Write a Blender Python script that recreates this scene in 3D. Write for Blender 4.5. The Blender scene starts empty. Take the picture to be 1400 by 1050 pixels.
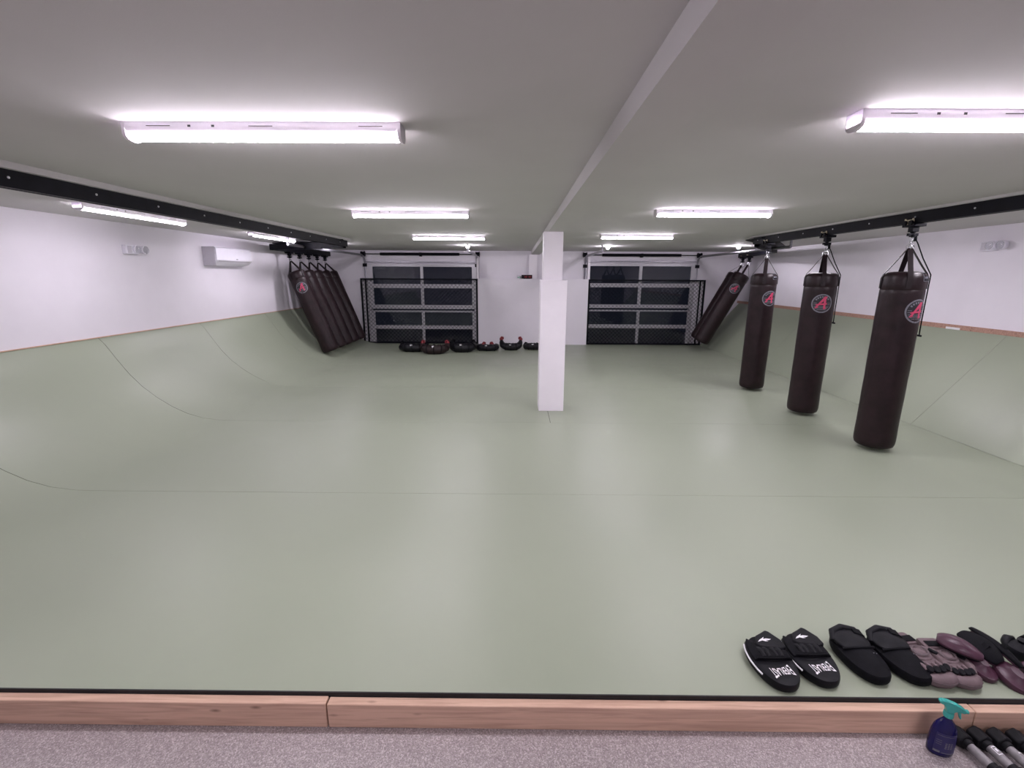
import bpy, bmesh, math, random
from mathutils import Vector, Matrix
random.seed(7)
S = bpy.context.scene
COL = S.collection
PI = math.pi

# ------------------------------------------------------------------ camera, world, exposure
CAM_H = 1.7337
F_PX, PITCH, YAW, ROLL = 638.85, 0.2269, 0.0063, 0.0053
cd = bpy.data.cameras.new('camera'); cam = bpy.data.objects.new('camera', cd); COL.objects.link(cam)
cd.sensor_fit = 'HORIZONTAL'; cd.sensor_width = 36.0; cd.lens = F_PX / 1400 * 36.0
cd.clip_start = 0.05; cd.clip_end = 100
_f = Vector((-math.sin(YAW), math.cos(YAW), 0)); _r = Vector((math.cos(YAW), math.sin(YAW), 0)); _u = Vector((0, 0, 1))
_F = _f * math.cos(PITCH) - _u * math.sin(PITCH); _U = _u * math.cos(PITCH) + _f * math.sin(PITCH)
_R = _r * math.cos(ROLL) + _U * math.sin(ROLL); _U2 = _U * math.cos(ROLL) - _r * math.sin(ROLL)
cam.matrix_world = Matrix(((_R.x, _U2.x, -_F.x, 0), (_R.y, _U2.y, -_F.y, 0), (_R.z, _U2.z, -_F.z, CAM_H), (0, 0, 0, 1)))
S.camera = cam

w = bpy.data.worlds.new('night'); S.world = w; w.use_nodes = True
w.node_tree.nodes['Background'].inputs[0].default_value = (0.0015, 0.0018, 0.003, 1)
w.node_tree.nodes['Background'].inputs[1].default_value = 1.0

S.view_settings.view_transform = 'Standard'; S.view_settings.look = 'None'
S.view_settings.gamma = 1.0; S.view_settings.use_curve_mapping = False
S.view_settings.exposure = 2.13
LAMP_STRENGTH = 19.0
LAMP_COLOR = (1.0, 0.925, 1.03, 1)
SPOT_STRENGTH = 200.0
SIDE_LAMP_STRENGTH = 11.0

# ------------------------------------------------------------------ materials
def new_mat(name):
    m = bpy.data.materials.new(name); m.use_nodes = True
    nt = m.node_tree; b = nt.nodes['Principled BSDF']
    return m, nt, b

def mat(name, col, rough=0.5, metal=0.0, spec=0.5, noise=0.0, nscale=20.0, bump=0.0, bscale=60.0, rvar=0.0, coat=0.0):
    m, nt, b = new_mat(name)
    b.inputs['Base Color'].default_value = (*col, 1); b.inputs['Roughness'].default_value = rough
    b.inputs['Metallic'].default_value = metal; b.inputs['Specular IOR Level'].default_value = spec
    b.inputs['Coat Weight'].default_value = coat
    tc = nt.nodes.new('ShaderNodeTexCoord')
    if noise > 0:
        n = nt.nodes.new('ShaderNodeTexNoise'); n.inputs['Scale'].default_value = nscale; n.inputs['Detail'].default_value = 5
        nt.links.new(tc.outputs['Object'], n.inputs['Vector'])
        r = nt.nodes.new('ShaderNodeValToRGB')
        lo = tuple(c * (1 - noise) for c in col); hi = tuple(min(1, c * (1 + noise)) for c in col)
        r.color_ramp.elements[0].position = 0.3; r.color_ramp.elements[1].position = 0.7
        r.color_ramp.elements[0].color = (*lo, 1); r.color_ramp.elements[1].color = (*hi, 1)
        nt.links.new(n.outputs['Fac'], r.inputs['Fac']); nt.links.new(r.outputs['Color'], b.inputs['Base Color'])
        if rvar > 0:
            mr = nt.nodes.new('ShaderNodeMapRange'); mr.inputs['To Min'].default_value = rough - rvar; mr.inputs['To Max'].default_value = rough + rvar
            nt.links.new(n.outputs['Fac'], mr.inputs['Value']); nt.links.new(mr.outputs['Result'], b.inputs['Roughness'])
    if bump > 0:
        n2 = nt.nodes.new('ShaderNodeTexNoise'); n2.inputs['Scale'].default_value = bscale; n2.inputs['Detail'].default_value = 4
        nt.links.new(tc.outputs['Object'], n2.inputs['Vector'])
        bp = nt.nodes.new('ShaderNodeBump'); bp.inputs['Strength'].default_value = bump; bp.inputs['Distance'].default_value = 0.004
        nt.links.new(n2.outputs['Fac'], bp.inputs['Height']); nt.links.new(bp.outputs['Normal'], b.inputs['Normal'])
    return m

def emit_mat(name, col, strength):
    m, nt, b = new_mat(name)
    b.inputs['Base Color'].default_value = (0.8, 0.8, 0.8, 1)
    b.inputs['Emission Color'].default_value = col; b.inputs['Emission Strength'].default_value = strength
    return m

def floor_mat_():
    m, nt, b = new_mat('speckled epoxy')
    tc = nt.nodes.new('ShaderNodeTexCoord')
    v = nt.nodes.new('ShaderNodeTexVoronoi'); v.inputs['Scale'].default_value = 230
    nt.links.new(tc.outputs['Object'], v.inputs['Vector'])
    r = nt.nodes.new('ShaderNodeValToRGB'); r.color_ramp.interpolation = 'CONSTANT'
    e = r.color_ramp.elements
    e[0].position = 0; e[0].color = (0.32, 0.275, 0.275, 1)
    e[1].position = 0.35; e[1].color = (0.42, 0.37, 0.372, 1)
    for p, c in ((0.55, (0.255, 0.215, 0.218, 1)), (0.72, (0.52, 0.465, 0.47, 1)), (0.85, (0.36, 0.315, 0.317, 1))):
        x = e.new(p); x.color = c
    sep = nt.nodes.new('ShaderNodeSeparateColor'); nt.links.new(v.outputs['Color'], sep.inputs[0])
    nt.links.new(sep.outputs[0], r.inputs['Fac']); nt.links.new(r.outputs['Color'], b.inputs['Base Color'])
    b.inputs['Roughness'].default_value = 0.38
    bp = nt.nodes.new('ShaderNodeBump'); bp.inputs['Strength'].default_value = 0.5; bp.inputs['Distance'].default_value = 0.002
    nt.links.new(v.outputs['Distance'], bp.inputs['Height']); nt.links.new(bp.outputs['Normal'], b.inputs['Normal'])
    return m

def mat_vinyl():
    m, nt, b = new_mat('green mat vinyl')
    tc = nt.nodes.new('ShaderNodeTexCoord')
    n = nt.nodes.new('ShaderNodeTexNoise'); n.inputs['Scale'].default_value = 1.1; n.inputs['Detail'].default_value = 8; n.inputs['Roughness'].default_value = 0.6
    nt.links.new(tc.outputs['Object'], n.inputs['Vector'])
    r = nt.nodes.new('ShaderNodeValToRGB'); r.color_ramp.elements[0].position = 0.3; r.color_ramp.elements[1].position = 0.7
    r.color_ramp.elements[0].color = (0.285, 0.322, 0.240, 1); r.color_ramp.elements[1].color = (0.305, 0.342, 0.257, 1)
    nt.links.new(n.outputs['Fac'], r.inputs['Fac']); nt.links.new(r.outputs['Color'], b.inputs['Base Color'])
    mr = nt.nodes.new('ShaderNodeMapRange'); mr.inputs['From Min'].default_value = 0.3; mr.inputs['From Max'].default_value = 0.7
    mr.inputs['To Min'].default_value = 0.33; mr.inputs['To Max'].default_value = 0.47
    nt.links.new(n.outputs['Fac'], mr.inputs['Value']); nt.links.new(mr.outputs['Result'], b.inputs['Roughness'])
    b.inputs['Specular IOR Level'].default_value = 0.5
    wv = nt.nodes.new('ShaderNodeTexNoise'); wv.inputs['Scale'].default_value = 300
    mp = nt.nodes.new('ShaderNodeMapping'); mp.inputs['Scale'].default_value = (1, 3, 1)
    nt.links.new(tc.outputs['Object'], mp.inputs['Vector']); nt.links.new(mp.outputs['Vector'], wv.inputs['Vector'])
    bp = nt.nodes.new('ShaderNodeBump'); bp.inputs['Strength'].default_value = 0.25; bp.inputs['Distance'].default_value = 0.001
    nt.links.new(wv.outputs['Fac'], bp.inputs['Height']); nt.links.new(bp.outputs['Normal'], b.inputs['Normal'])
    return m

def wood_mat(name, base, dark):
    m, nt, b = new_mat(name)
    tc = nt.nodes.new('ShaderNodeTexCoord')
    mp = nt.nodes.new('ShaderNodeMapping'); mp.inputs['Scale'].default_value = (1.2, 22, 22)
    nt.links.new(tc.outputs['Object'], mp.inputs['Vector'])
    n = nt.nodes.new('ShaderNodeTexNoise'); n.inputs['Scale'].default_value = 2.2; n.inputs['Detail'].default_value = 6; n.inputs['Distortion'].default_value = 0.8
    nt.links.new(mp.outputs['Vector'], n.inputs['Vector'])
    r = nt.nodes.new('ShaderNodeValToRGB'); r.color_ramp.elements[0].position = 0.3; r.color_ramp.elements[1].position = 0.6
    r.color_ramp.elements[0].color = (*dark, 1); r.color_ramp.elements[1].color = (*base, 1)
    nt.links.new(n.outputs['Fac'], r.inputs['Fac'])
    # knots
    mp2 = nt.nodes.new('ShaderNodeMapping'); mp2.inputs['Scale'].default_value = (3.0, 9, 9)
    nt.links.new(tc.outputs['Object'], mp2.inputs['Vector'])
    v = nt.nodes.new('ShaderNodeTexVoronoi'); v.inputs['Scale'].default_value = 1.3
    nt.links.new(mp2.outputs['Vector'], v.inputs['Vector'])
    kr = nt.nodes.new('ShaderNodeValToRGB'); kr.color_ramp.elements[0].position = 0.03; kr.color_ramp.elements[1].position = 0.12
    kr.color_ramp.elements[0].color = (0.35, 0.30, 0.28, 1); kr.color_ramp.elements[1].color = (1, 1, 1, 1)
    nt.links.new(v.outputs['Distance'], kr.inputs['Fac'])
    mx = nt.nodes.new('ShaderNodeMix'); mx.data_type = 'RGBA'; mx.blend_type = 'MULTIPLY'; mx.inputs[0].default_value = 0.9
    nt.links.new(r.outputs['Color'], mx.inputs[6]); nt.links.new(kr.outputs['Color'], mx.inputs[7])
    nt.links.new(mx.outputs[2], b.inputs['Base Color'])
    b.inputs['Roughness'].default_value = 0.6
    return m

def glass_mat(name, col, rough=0.0):
    m, nt, b = new_mat(name)
    b.inputs['Base Color'].default_value = (*col, 1); b.inputs['Roughness'].default_value = rough
    b.inputs['Transmission Weight'].default_value = 1.0; b.inputs['IOR'].default_value = 1.42
    return m

M = {}
M['wall'] = mat('white wall paint', (0.80, 0.765, 0.83), 0.55, noise=0.02, nscale=3, bump=0.06, bscale=220)
M['ceiling'] = mat('flat ceiling paint', (0.58, 0.56, 0.565), 0.8, noise=0.02, nscale=2, bump=0.05, bscale=180)
M['white'] = mat('white trim paint', (0.88, 0.835, 0.90), 0.4, noise=0.02, nscale=5)
M['floor'] = floor_mat_()
M['mat'] = mat_vinyl()
M['binding'] = mat('black mat binding', (0.012, 0.012, 0.014), 0.7, noise=0.2, nscale=80)
M['fir'] = wood_mat('fir timber', (0.66, 0.44, 0.325), (0.47, 0.29, 0.21))
M['ply'] = wood_mat('plywood edge', (0.46, 0.27, 0.21), (0.30, 0.17, 0.13))
M['rail'] = mat('black track steel', (0.0035, 0.0035, 0.007), 0.5, spec=0.12, noise=0.3, nscale=15)
M['bolt'] = mat('zinc bolt', (0.55, 0.55, 0.58), 0.35, metal=0.9, noise=0.1, nscale=90)
M['brass'] = mat('yellow zinc plate', (0.50, 0.44, 0.32), 0.4, metal=0.6, noise=0.3, nscale=60)
M['steel'] = mat('polished steel', (0.62, 0.62, 0.66), 0.22, metal=1.0, noise=0.08, nscale=40)
M['galv'] = mat('galvanised steel', (0.33, 0.32, 0.36), 0.4, metal=0.6, noise=0.2, nscale=35)
M['alu'] = mat('anodised door aluminium', (0.50, 0.485, 0.52), 0.42, metal=0.35, noise=0.05, nscale=30)
M['leather'] = mat('dark brown bag leather', (0.0165, 0.0078, 0.0098), 0.40, spec=0.27, noise=0.3, nscale=10, bump=0.35, bscale=45, rvar=0.08)
M['leather2'] = mat('dark brown strap leather', (0.014, 0.008, 0.010), 0.45, spec=0.3, noise=0.25, nscale=20)
M['webbing'] = mat('black webbing', (0.004, 0.004, 0.006), 0.75, spec=0.15, noise=0.3, nscale=70)
M['logo_dark'] = mat('logo black print', (0.012, 0.011, 0.016), 0.5, noise=0.2, nscale=60)
M['logo_grey'] = mat('logo grey print', (0.16, 0.16, 0.19), 0.5, noise=0.15, nscale=60)
M['logo_red'] = mat('logo crimson print', (0.50, 0.045, 0.115), 0.5, noise=0.15, nscale=40)
M['print_white'] = mat('white print', (0.80, 0.79, 0.82), 0.5, noise=0.06, nscale=60)
M['black_vinyl'] = mat('black vinyl', (0.0035, 0.0035, 0.006), 0.5, spec=0.2, noise=0.3, nscale=25, bump=0.2, bscale=60)
M['black_fabric'] = mat('black nylon fabric', (0.003, 0.003, 0.005), 0.7, spec=0.15, noise=0.35, nscale=45, bump=0.3, bscale=150)
M['grey_leather'] = mat('dusty mauve grey leather', (0.15, 0.107, 0.115), 0.6, spec=0.3, noise=0.15, nscale=25, bump=0.2, bscale=70)
M['grey_seam'] = mat('dark mauve stitching', (0.085, 0.058, 0.065), 0.6, noise=0.2, nscale=60)
M['maroon'] = mat('maroon shin guard leather', (0.060, 0.020, 0.038), 0.38, spec=0.45, noise=0.2, nscale=20, bump=0.15, bscale=60)
M['blue_bottle'] = mat('deep blue plastic', (0.004, 0.003, 0.065), 0.15, spec=0.35, noise=0.1, nscale=20, coat=0.15)
M['blue_label'] = mat('indigo label', (0.013, 0.011, 0.085), 0.35, noise=0.15, nscale=40)
M['teal'] = mat('teal plastic', (0.035, 0.34, 0.30), 0.22, noise=0.08, nscale=30)
M['rubber'] = mat('black rubber', (0.007, 0.007, 0.009), 0.6, spec=0.2, noise=0.25, nscale=50, bump=0.1, bscale=120)
M['grip'] = mat('grey grip', (0.22, 0.205, 0.215), 0.45, noise=0.12, nscale=70)
M['red_cloth'] = mat('dark red handle wrap', (0.22, 0.02, 0.028), 0.65, noise=0.3, nscale=40)
M['brown_bag'] = mat('dark brown bag vinyl', (0.017, 0.009, 0.009), 0.5, spec=0.3, noise=0.3, nscale=25, bump=0.3, bscale=30)
M['black_bag'] = mat('black crescent bag vinyl', (0.005, 0.005, 0.008), 0.4, spec=0.3, noise=0.3, nscale=25, bump=0.4, bscale=22)
M['green_plastic'] = mat('pale green plastic', (0.25, 0.45, 0.33), 0.4, noise=0.1, nscale=30)
M['appliance'] = mat('white appliance plastic', (0.80, 0.78, 0.86), 0.3, noise=0.02, nscale=10)
M['appliance_side'] = mat('pale grey appliance side', (0.60, 0.57, 0.64), 0.45, noise=0.03, nscale=10)
M['dark_slot'] = mat('dark vent slot', (0.03, 0.03, 0.035), 0.6, noise=0.2, nscale=40)
M['lens'] = emit_mat('lit lamp lens', LAMP_COLOR, LAMP_STRENGTH)
M['lens_side'] = emit_mat('lit side lamp lens', LAMP_COLOR, SIDE_LAMP_STRENGTH)
M['lens_right'] = emit_mat('lit right side lamp lens', LAMP_COLOR, SIDE_LAMP_STRENGTH * 1.35)
M['spot'] = emit_mat('lit spot lens', LAMP_COLOR, SPOT_STRENGTH)
M['led'] = emit_mat('dim red display', (1.0, 0.03, 0.08, 1), 0.03)
M['led'].node_tree.nodes['Principled BSDF'].inputs['Base Color'].default_value = (0.03, 0.004, 0.005, 1)
M['glass'] = glass_mat('door glass', (0.90, 0.92, 0.95))
M['clear'] = glass_mat('clear lamp cover', (0.95, 0.95, 0.97), 0.08)

# ------------------------------------------------------------------ mesh helpers
class MB:
    def __init__(self): self.v = []; self.f = []; self.s = []
    def add(self, vs, fs, smooth=False, T=None):
        o = len(self.v)
        self.v += [tuple(T @ Vector(p)) if T is not None else tuple(p) for p in vs]
        self.f += [tuple(i + o for i in f) for f in fs]; self.s += [smooth] * len(fs)
        return self
    def box(self, x0, x1, y0, y1, z0, z1, T=None):
        vs = [(x, y, z) for z in (z0, z1) for y in (y0, y1) for x in (x0, x1)]
        return self.add(vs, [(0, 2, 3, 1), (4, 5, 7, 6), (0, 1, 5, 4), (1, 3, 7, 5), (3, 2, 6, 7), (2, 0, 4, 6)], False, T)
    def cbox(self, c, s, T=None):
        return self.box(c[0]-s[0]/2, c[0]+s[0]/2, c[1]-s[1]/2, c[1]+s[1]/2, c[2]-s[2]/2, c[2]+s[2]/2, T)
    def bbox(self, c, s, b, T=None):                     # box with chamfered edges
        x, y, z = (t / 2 for t in s); vs = []; 
        bm = bmesh.new(); bmesh.ops.create_cube(bm, size=1)
        for v in bm.verts: v.co = Vector((v.co.x * s[0] + c[0], v.co.y * s[1] + c[1], v.co.z * s[2] + c[2]))
        bmesh.ops.bevel(bm, geom=bm.edges[:] + bm.verts[:], offset=b, segments=2, profile=0.6, affect='EDGES')
        bm.verts.index_update()
        self.add([v.co[:] for v in bm.verts], [tuple(v.index for v in f.verts) for f in bm.faces], False, T); bm.free(); return self
    def tube(self, pts, rad, n=8, cap=True, smooth=True, T=None, flat=1.0, upv=None):
        pts = [Vector(p) for p in pts]; L = len(pts)
        rs = rad if isinstance(rad, (list, tuple)) else [rad] * L
        vs = []; prev = None
        for i, p in enumerate(pts):
            d = (pts[min(i+1, L-1)] - pts[max(i-1, 0)]).normalized()
            if prev is None:
                a = Vector(upv) if upv else (Vector((0, 0, 1)) if abs(d.z) < 0.9 else Vector((1, 0, 0)))
            else: a = prev
            a = (a - d * a.dot(d)).normalized(); prev = a; b = d.cross(a)
            for k in range(n):
                t = 2 * PI * k / n
                vs.append(p + a * (math.cos(t) * rs[i] * flat) + b * (math.sin(t) * rs[i]))
        fs = [(i*n+k, i*n+(k+1) % n, (i+1)*n+(k+1) % n, (i+1)*n+k) for i in range(L-1) for k in range(n)]
        self.add(vs, fs, smooth, T)
        if cap:
            o = len(self.v) - L * n
            self.f += [tuple(o + k for k in range(n))[::-1], tuple(o + (L-1)*n + k for k in range(n))]; self.s += [False, False]
        return self
    def strap(self, pts, width, thick, wdir, T=None):     # flat ribbon with thickness
        pts = [Vector(p) for p in pts]; wd = Vector(wdir).normalized(); L = len(pts); vs = []
        for i, p in enumerate(pts):
            d = (pts[min(i+1, L-1)] - pts[max(i-1, 0)]).normalized(); nn = d.cross(wd).normalized()
            for a, b in ((-1, -1), (1, -1), (1, 1), (-1, 1)): vs.append(p + wd * (a * width / 2) + nn * (b * thick / 2))
        fs = [(i*4+k, i*4+(k+1) % 4, (i+1)*4+(k+1) % 4, (i+1)*4+k) for i in range(L-1) for k in range(4)]
        fs += [(3, 2, 1, 0), tuple((L-1)*4 + k for k in range(4))]
        return self.add(vs, fs, False, T)
    def lathe(self, prof, n=32, T=None, smooth=True, sx=1.0, sy=1.0):
        vs = []; L = len(prof)
        for r, z in prof:
            for k in range(n):
                t = 2*PI*k/n; vs.append((r*math.cos(t)*sx, r*math.sin(t)*sy, z))
        fs = [(i*n+k, i*n+(k+1) % n, (i+1)*n+(k+1) % n, (i+1)*n+k) for i in range(L-1) for k in range(n)]
        fs += [tuple(range(n))[::-1], tuple((L-1)*n + k for k in range(n))]
        return self.add(vs, fs, smooth, T)
    def torus(self, R, r, n=24, m=8, T=None):
        vs = []; 
        for i in range(n):
            a = 2*PI*i/n
            for j in range(m):
                b = 2*PI*j/m; vs.append(((R+r*math.cos(b))*math.cos(a), (R+r*math.cos(b))*math.sin(a), r*math.sin(b)))
        fs = [(i*m+j, ((i+1) % n)*m+j, ((i+1) % n)*m+(j+1) % m, i*m+(j+1) % m) for i in range(n) for j in range(m)]
        return self.add(vs, fs, True, T)
    def prism(self, poly, a0, a1, axis='y', T=None, smooth=False):   # polygon extruded along an axis
        n = len(poly)
        def P(u, v, a): return {'y': (u, a, v), 'z': (u, v, a), 'x': (a, u, v)}[axis]
        vs = [P(u, v, a0) for u, v in poly] + [P(u, v, a1) for u, v in poly]
        self.add(vs, [(i, (i+1) % n, n+(i+1) % n, n+i) for i in range(n)], smooth, T)
        o = len(self.v) - 2*n
        self.f += [tuple(o+i for i in range(n))[::-1], tuple(o+n+i for i in range(n))]; self.s += [False, False]
        return self
    def grid(self, fn, nu, nv, thick=None, smooth=True, T=None):     # closed pad between fn(u,v) and its offset
        top = [Vector(fn(i/nu, j/nv)) for j in range(nv+1) for i in range(nu+1)]
        idx = lambda i, j: j*(nu+1)+i
        fs = [(idx(i, j), idx(i+1, j), idx(i+1, j+1), idx(i, j+1)) for j in range(nv) for i in range(nu)]
        if thick is None: return self.add(top, fs, smooth, T)
        N = len(top); bot = [p + Vector(thick) for p in top]
        fs2 = [tuple(N+i for i in f[::-1]) for f in fs]
        ring = [idx(i, 0) for i in range(nu)] + [idx(nu, j) for j in range(nv)] + [idx(i, nv) for i in range(nu, 0, -1)] + [idx(0, j) for j in range(nv, 0, -1)]
        sd = [(ring[k], N+ring[k], N+ring[(k+1) % len(ring)], ring[(k+1) % len(ring)]) for k in range(len(ring))]
        return self.add(top + bot, fs + fs2 + sd, smooth, T)
    def mesh(self, name, m):
        me = bpy.data.meshes.new(name); me.from_pydata(self.v, [], self.f); me.update()
        bm = bmesh.new(); bm.from_mesh(me); bmesh.ops.recalc_face_normals(bm, faces=bm.faces); bm.to_mesh(me); bm.free()
        me.polygons.foreach_set('use_smooth', self.s); me.set_sharp_from_angle(angle=0.75); me.materials.append(m); return me
    def build(self, name, m, parent=None, kind=None, label=None):
        o = bpy.data.objects.new(name, self.mesh(name, m)); COL.objects.link(o)
        if parent: o.parent = parent
        if kind: o['kind'] = kind
        if label: o['label'] = label
        return o

def thing(name, label, cat, loc=(0, 0, 0), rot=(0, 0, 0), group=None):
    o = bpy.data.objects.new(name, None); COL.objects.link(o); o.empty_display_size = 0.1
    o.location = loc; o.rotation_euler = rot; o['label'] = label; o['category'] = cat
    if group: o['group'] = group
    return o
def tag(o, label, cat, group=None):
    o['label'] = label; o['category'] = cat
    if group: o['group'] = group
    return o
def struct(name, mb, m): return mb.build(name, m, None, 'structure')
def copy_tree(o, parent=None):
    c = o.copy(); COL.objects.link(c)
    if parent: c.parent = parent
    for ch in list(o.children): copy_tree(ch, c)
    return c
def bevel(o, wd, seg=2):
    b = o.modifiers.new('bevel', 'BEVEL'); b.width = wd; b.segments = seg; b.limit_method = 'ANGLE'; b.angle_limit = 0.7; return o
def subsurf(o, lv=1):
    b = o.modifiers.new('subsurf', 'SUBSURF'); b.levels = lv; b.render_levels = lv; return o

def text_polys(txt, bold=0.0):
    cu = bpy.data.curves.new('lettering', 'FONT'); cu.body = txt; cu.size = 1.0; cu.resolution_u = 3; cu.offset = bold; cu.extrude = 0.0
    ob = bpy.data.objects.new('lettering', cu); COL.objects.link(ob)
    bpy.context.view_layer.update()
    me = bpy.data.meshes.new_from_object(ob.evaluated_get(bpy.context.evaluated_depsgraph_get()))
    vs = [tuple(v.co) for v in me.vertices]; fs = [tuple(p.vertices) for p in me.polygons]
    bpy.data.objects.remove(ob); bpy.data.curves.remove(cu); bpy.data.meshes.remove(me)
    x0 = min(v[0] for v in vs); x1 = max(v[0] for v in vs); y0 = min(v[1] for v in vs); y1 = max(v[1] for v in vs)
    return [((v[0]-x0)/(x1-x0)-0.5, (v[1]-y0)/(y1-y0)-0.5) for v in vs], fs

# ------------------------------------------------------------------ room shell
XL, XR, H, YB, D, FZ = -4.9, 5.75, 2.355, -3.0, 12.1, -0.135
YW = 12.30                                              # inner face of the back wall
struct('floor', MB().box(XL-.15, XR+.15, YB-.15, YW+6, FZ-.1, FZ), M['floor'])
struct('ceiling', MB().box(XL-.15, XR+.15, YB-.15, YW+.15, H, H+.1), M['ceiling'])
struct('wall_left', MB().box(XL-.15, XL, YB-.15, YW+.15, FZ, H), M['wall'])
struct('wall_right', MB().box(XR, XR+.15, YB-.15, YW+.15, FZ, H), M['wall'])
struct('wall_front', MB().box(XL, XR, YB-.15, YB, FZ, H), M['wall'])
bw = MB()
bw.box(XL, -3.76, YW, YW+.15, FZ, H).box(-1.06, 1.84, YW, YW+.15, FZ, H).box(4.52, XR, YW, YW+.15, FZ, H)
bw.box(-3.76, -1.06, YW, YW+.15, 2.02, H).box(1.84, 4.52, YW, YW+.15, 2.06, H)
struct('wall_back', bw, M['wall'])
struct('wall_centre', MB().box(-0.955, 1.845, D, YW, FZ, 1.668), M['wall'])
bevel(struct('trim_1', MB().box(0.335, 0.545, D+.1, YW, 1.668, 2.265), M['white']), .004)      # pilaster over the half wall
struct('trim_2', MB().box(0.397, 0.605, YB, YW, 2.267, H), M['ceiling'])                     # ceiling beam
col = thing('column', 'white square support column with wider boxed lower half on green mat', 'column', (0.478, 6.105, 0))
bevel(MB().box(-.163, .163, -.165, .165, 0, 1.688).build('column_casing', M['white'], col), .003)
bevel(MB().box(-.135, .105, -.12, .12, 1.688, 2.267).build('column_post', M['white'], col), .003)

# ------------------------------------------------------------------ mat floor with curved left ramp and sloped right ramp
fm = thing('floor_mat', 'wide sage green vinyl mat with ramped sides covering the gym floor', 'mat', (0, 1.645, 0))
prof = [(-4.9, 1.004), (-4.83, .925), (-4.72, .745), (-4.60, .565), (-4.47, .415), (-4.32, .285), (-4.15, .170), (-3.98, .085), (-3.80, .030), (-3.60, .004), (-3.45, 0)]
def offset_prof(pr, t):
    out = []
    for i, p in enumerate(pr):
        a = pr[max(i-1, 0)]; b = pr[min(i+1, len(pr)-1)]
        dx, dz = b[0]-a[0], b[1]-a[1]; L = math.hypot(dx, dz); out.append((p[0] + t*dz/L, p[1] - t*dx/L))
    return out
RB, RT = (4.825, 0.0), (5.735, 1.09)
ys = [1.645, 3.515, 5.43, 7.235, 9.16, 12.19]
floorprof = prof + [(4.822, 0)]
op = offset_prof(floorprof, 0.022); op[0] = (-4.93, .99); op[-1] = (4.822, -.022)
G = .0014
for a, b in zip(ys[:-1], ys[1:]):
    mb = MB(); y0, y1 = a - 1.645 + (G if a > 1.7 else 0), b - 1.645 - G
    n = len(floorprof)
    vs = []
    def yy_(y, z): return y + ((.0016 if y == y0 and a > 1.7 else -.0016 if y == y1 else 0) * min(1, max(0, z/.05)))
    for y in (y0, y1): vs += [(x, yy_(y, z), z) for x, z in floorprof] + [(x, yy_(y, z), z) for x, z in op]
    mb.add(vs, [(i, i+1, 2*n+i+1, 2*n+i) for i in range(n-1)], True)
    fs = [(n+i+1, n+i, 3*n+i, 3*n+i+1) for i in range(n-1)] + [(i+1, i, n+i, n+i+1) for i in range(n-1)] + [(2*n+i, 2*n+i+1, 3*n+i+1, 3*n+i) for i in range(n-1)]
    fs += [(0, 2*n, 3*n, n), (n-1, 2*n-1, 4*n-1, 3*n-1)]
    o = len(mb.v) - 4*n; mb.f += [tuple(i+o for i in f) for f in fs]; mb.s += [False]*len(fs)
    mb.build('mat_panel', M['mat'], fm)
for a, b in ((1.645, 3.515), (3.515, 5.475), (5.475, 9.16), (9.16, 12.19)):
    MB().prism([(RB[0]+.003, 0), RT, (RT[0]+.015, RT[1]-.02), (RB[0]+.02, -.02)], a-1.645+G, b-1.645-G).build('ramp_panel', M['mat'], fm)
# timber underframe that carries the mats
sub = op[::-1]
MB().prism([(-4.9, FZ)] + [(max(x, -4.9), z-.003) for x, z in op] + [(4.85, -.025), (5.74, 1.06), (5.74, FZ)], .003, 12.185-1.645).build('underframe', M['ply'], fm)
MB().box(-4.05, 4.84, -.006, -.0005, -.024, .0015).build('edge_binding', M['binding'], fm)
MB().box(.432, .437, 5.43-1.645, 5.935-1.645, -.0002, .0006).build('mat_slit', M['binding'], fm)
bevel(struct('trim_3', MB().box(XL, XL+.012, 1.645, 12.29, 1.0, 1.011), M['fir']), .002)
bevel(struct('trim_4', MB().box(XR-.02, XR, 1.645, 12.29, 1.085, 1.145), M['ply']), .002)
tag(MB().bbox((XR-.0215, 6.17, 1.098), (.003, .20, .028), .001).build('paper_label', M['print_white']), 'small white paper label stuck on the wooden strip above right ramp', 'label')

# ------------------------------------------------------------------ timber curb in front of the mat
cb = thing('timber_curb', 'raw fir timber curb of three beams along the front mat edge', 'curb', (0, 1.6, FZ))
for x0, x1, dz in ((-4.9, -.784, .004), (-.779, 1.921, 0), (1.926, 5.75, -.002)):
    b_ = MB().box(x0, x1, -.003, .038, 0, -.018-FZ+dz).build('beam', M['fir'], cb); bevel(b_, .004)

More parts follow.
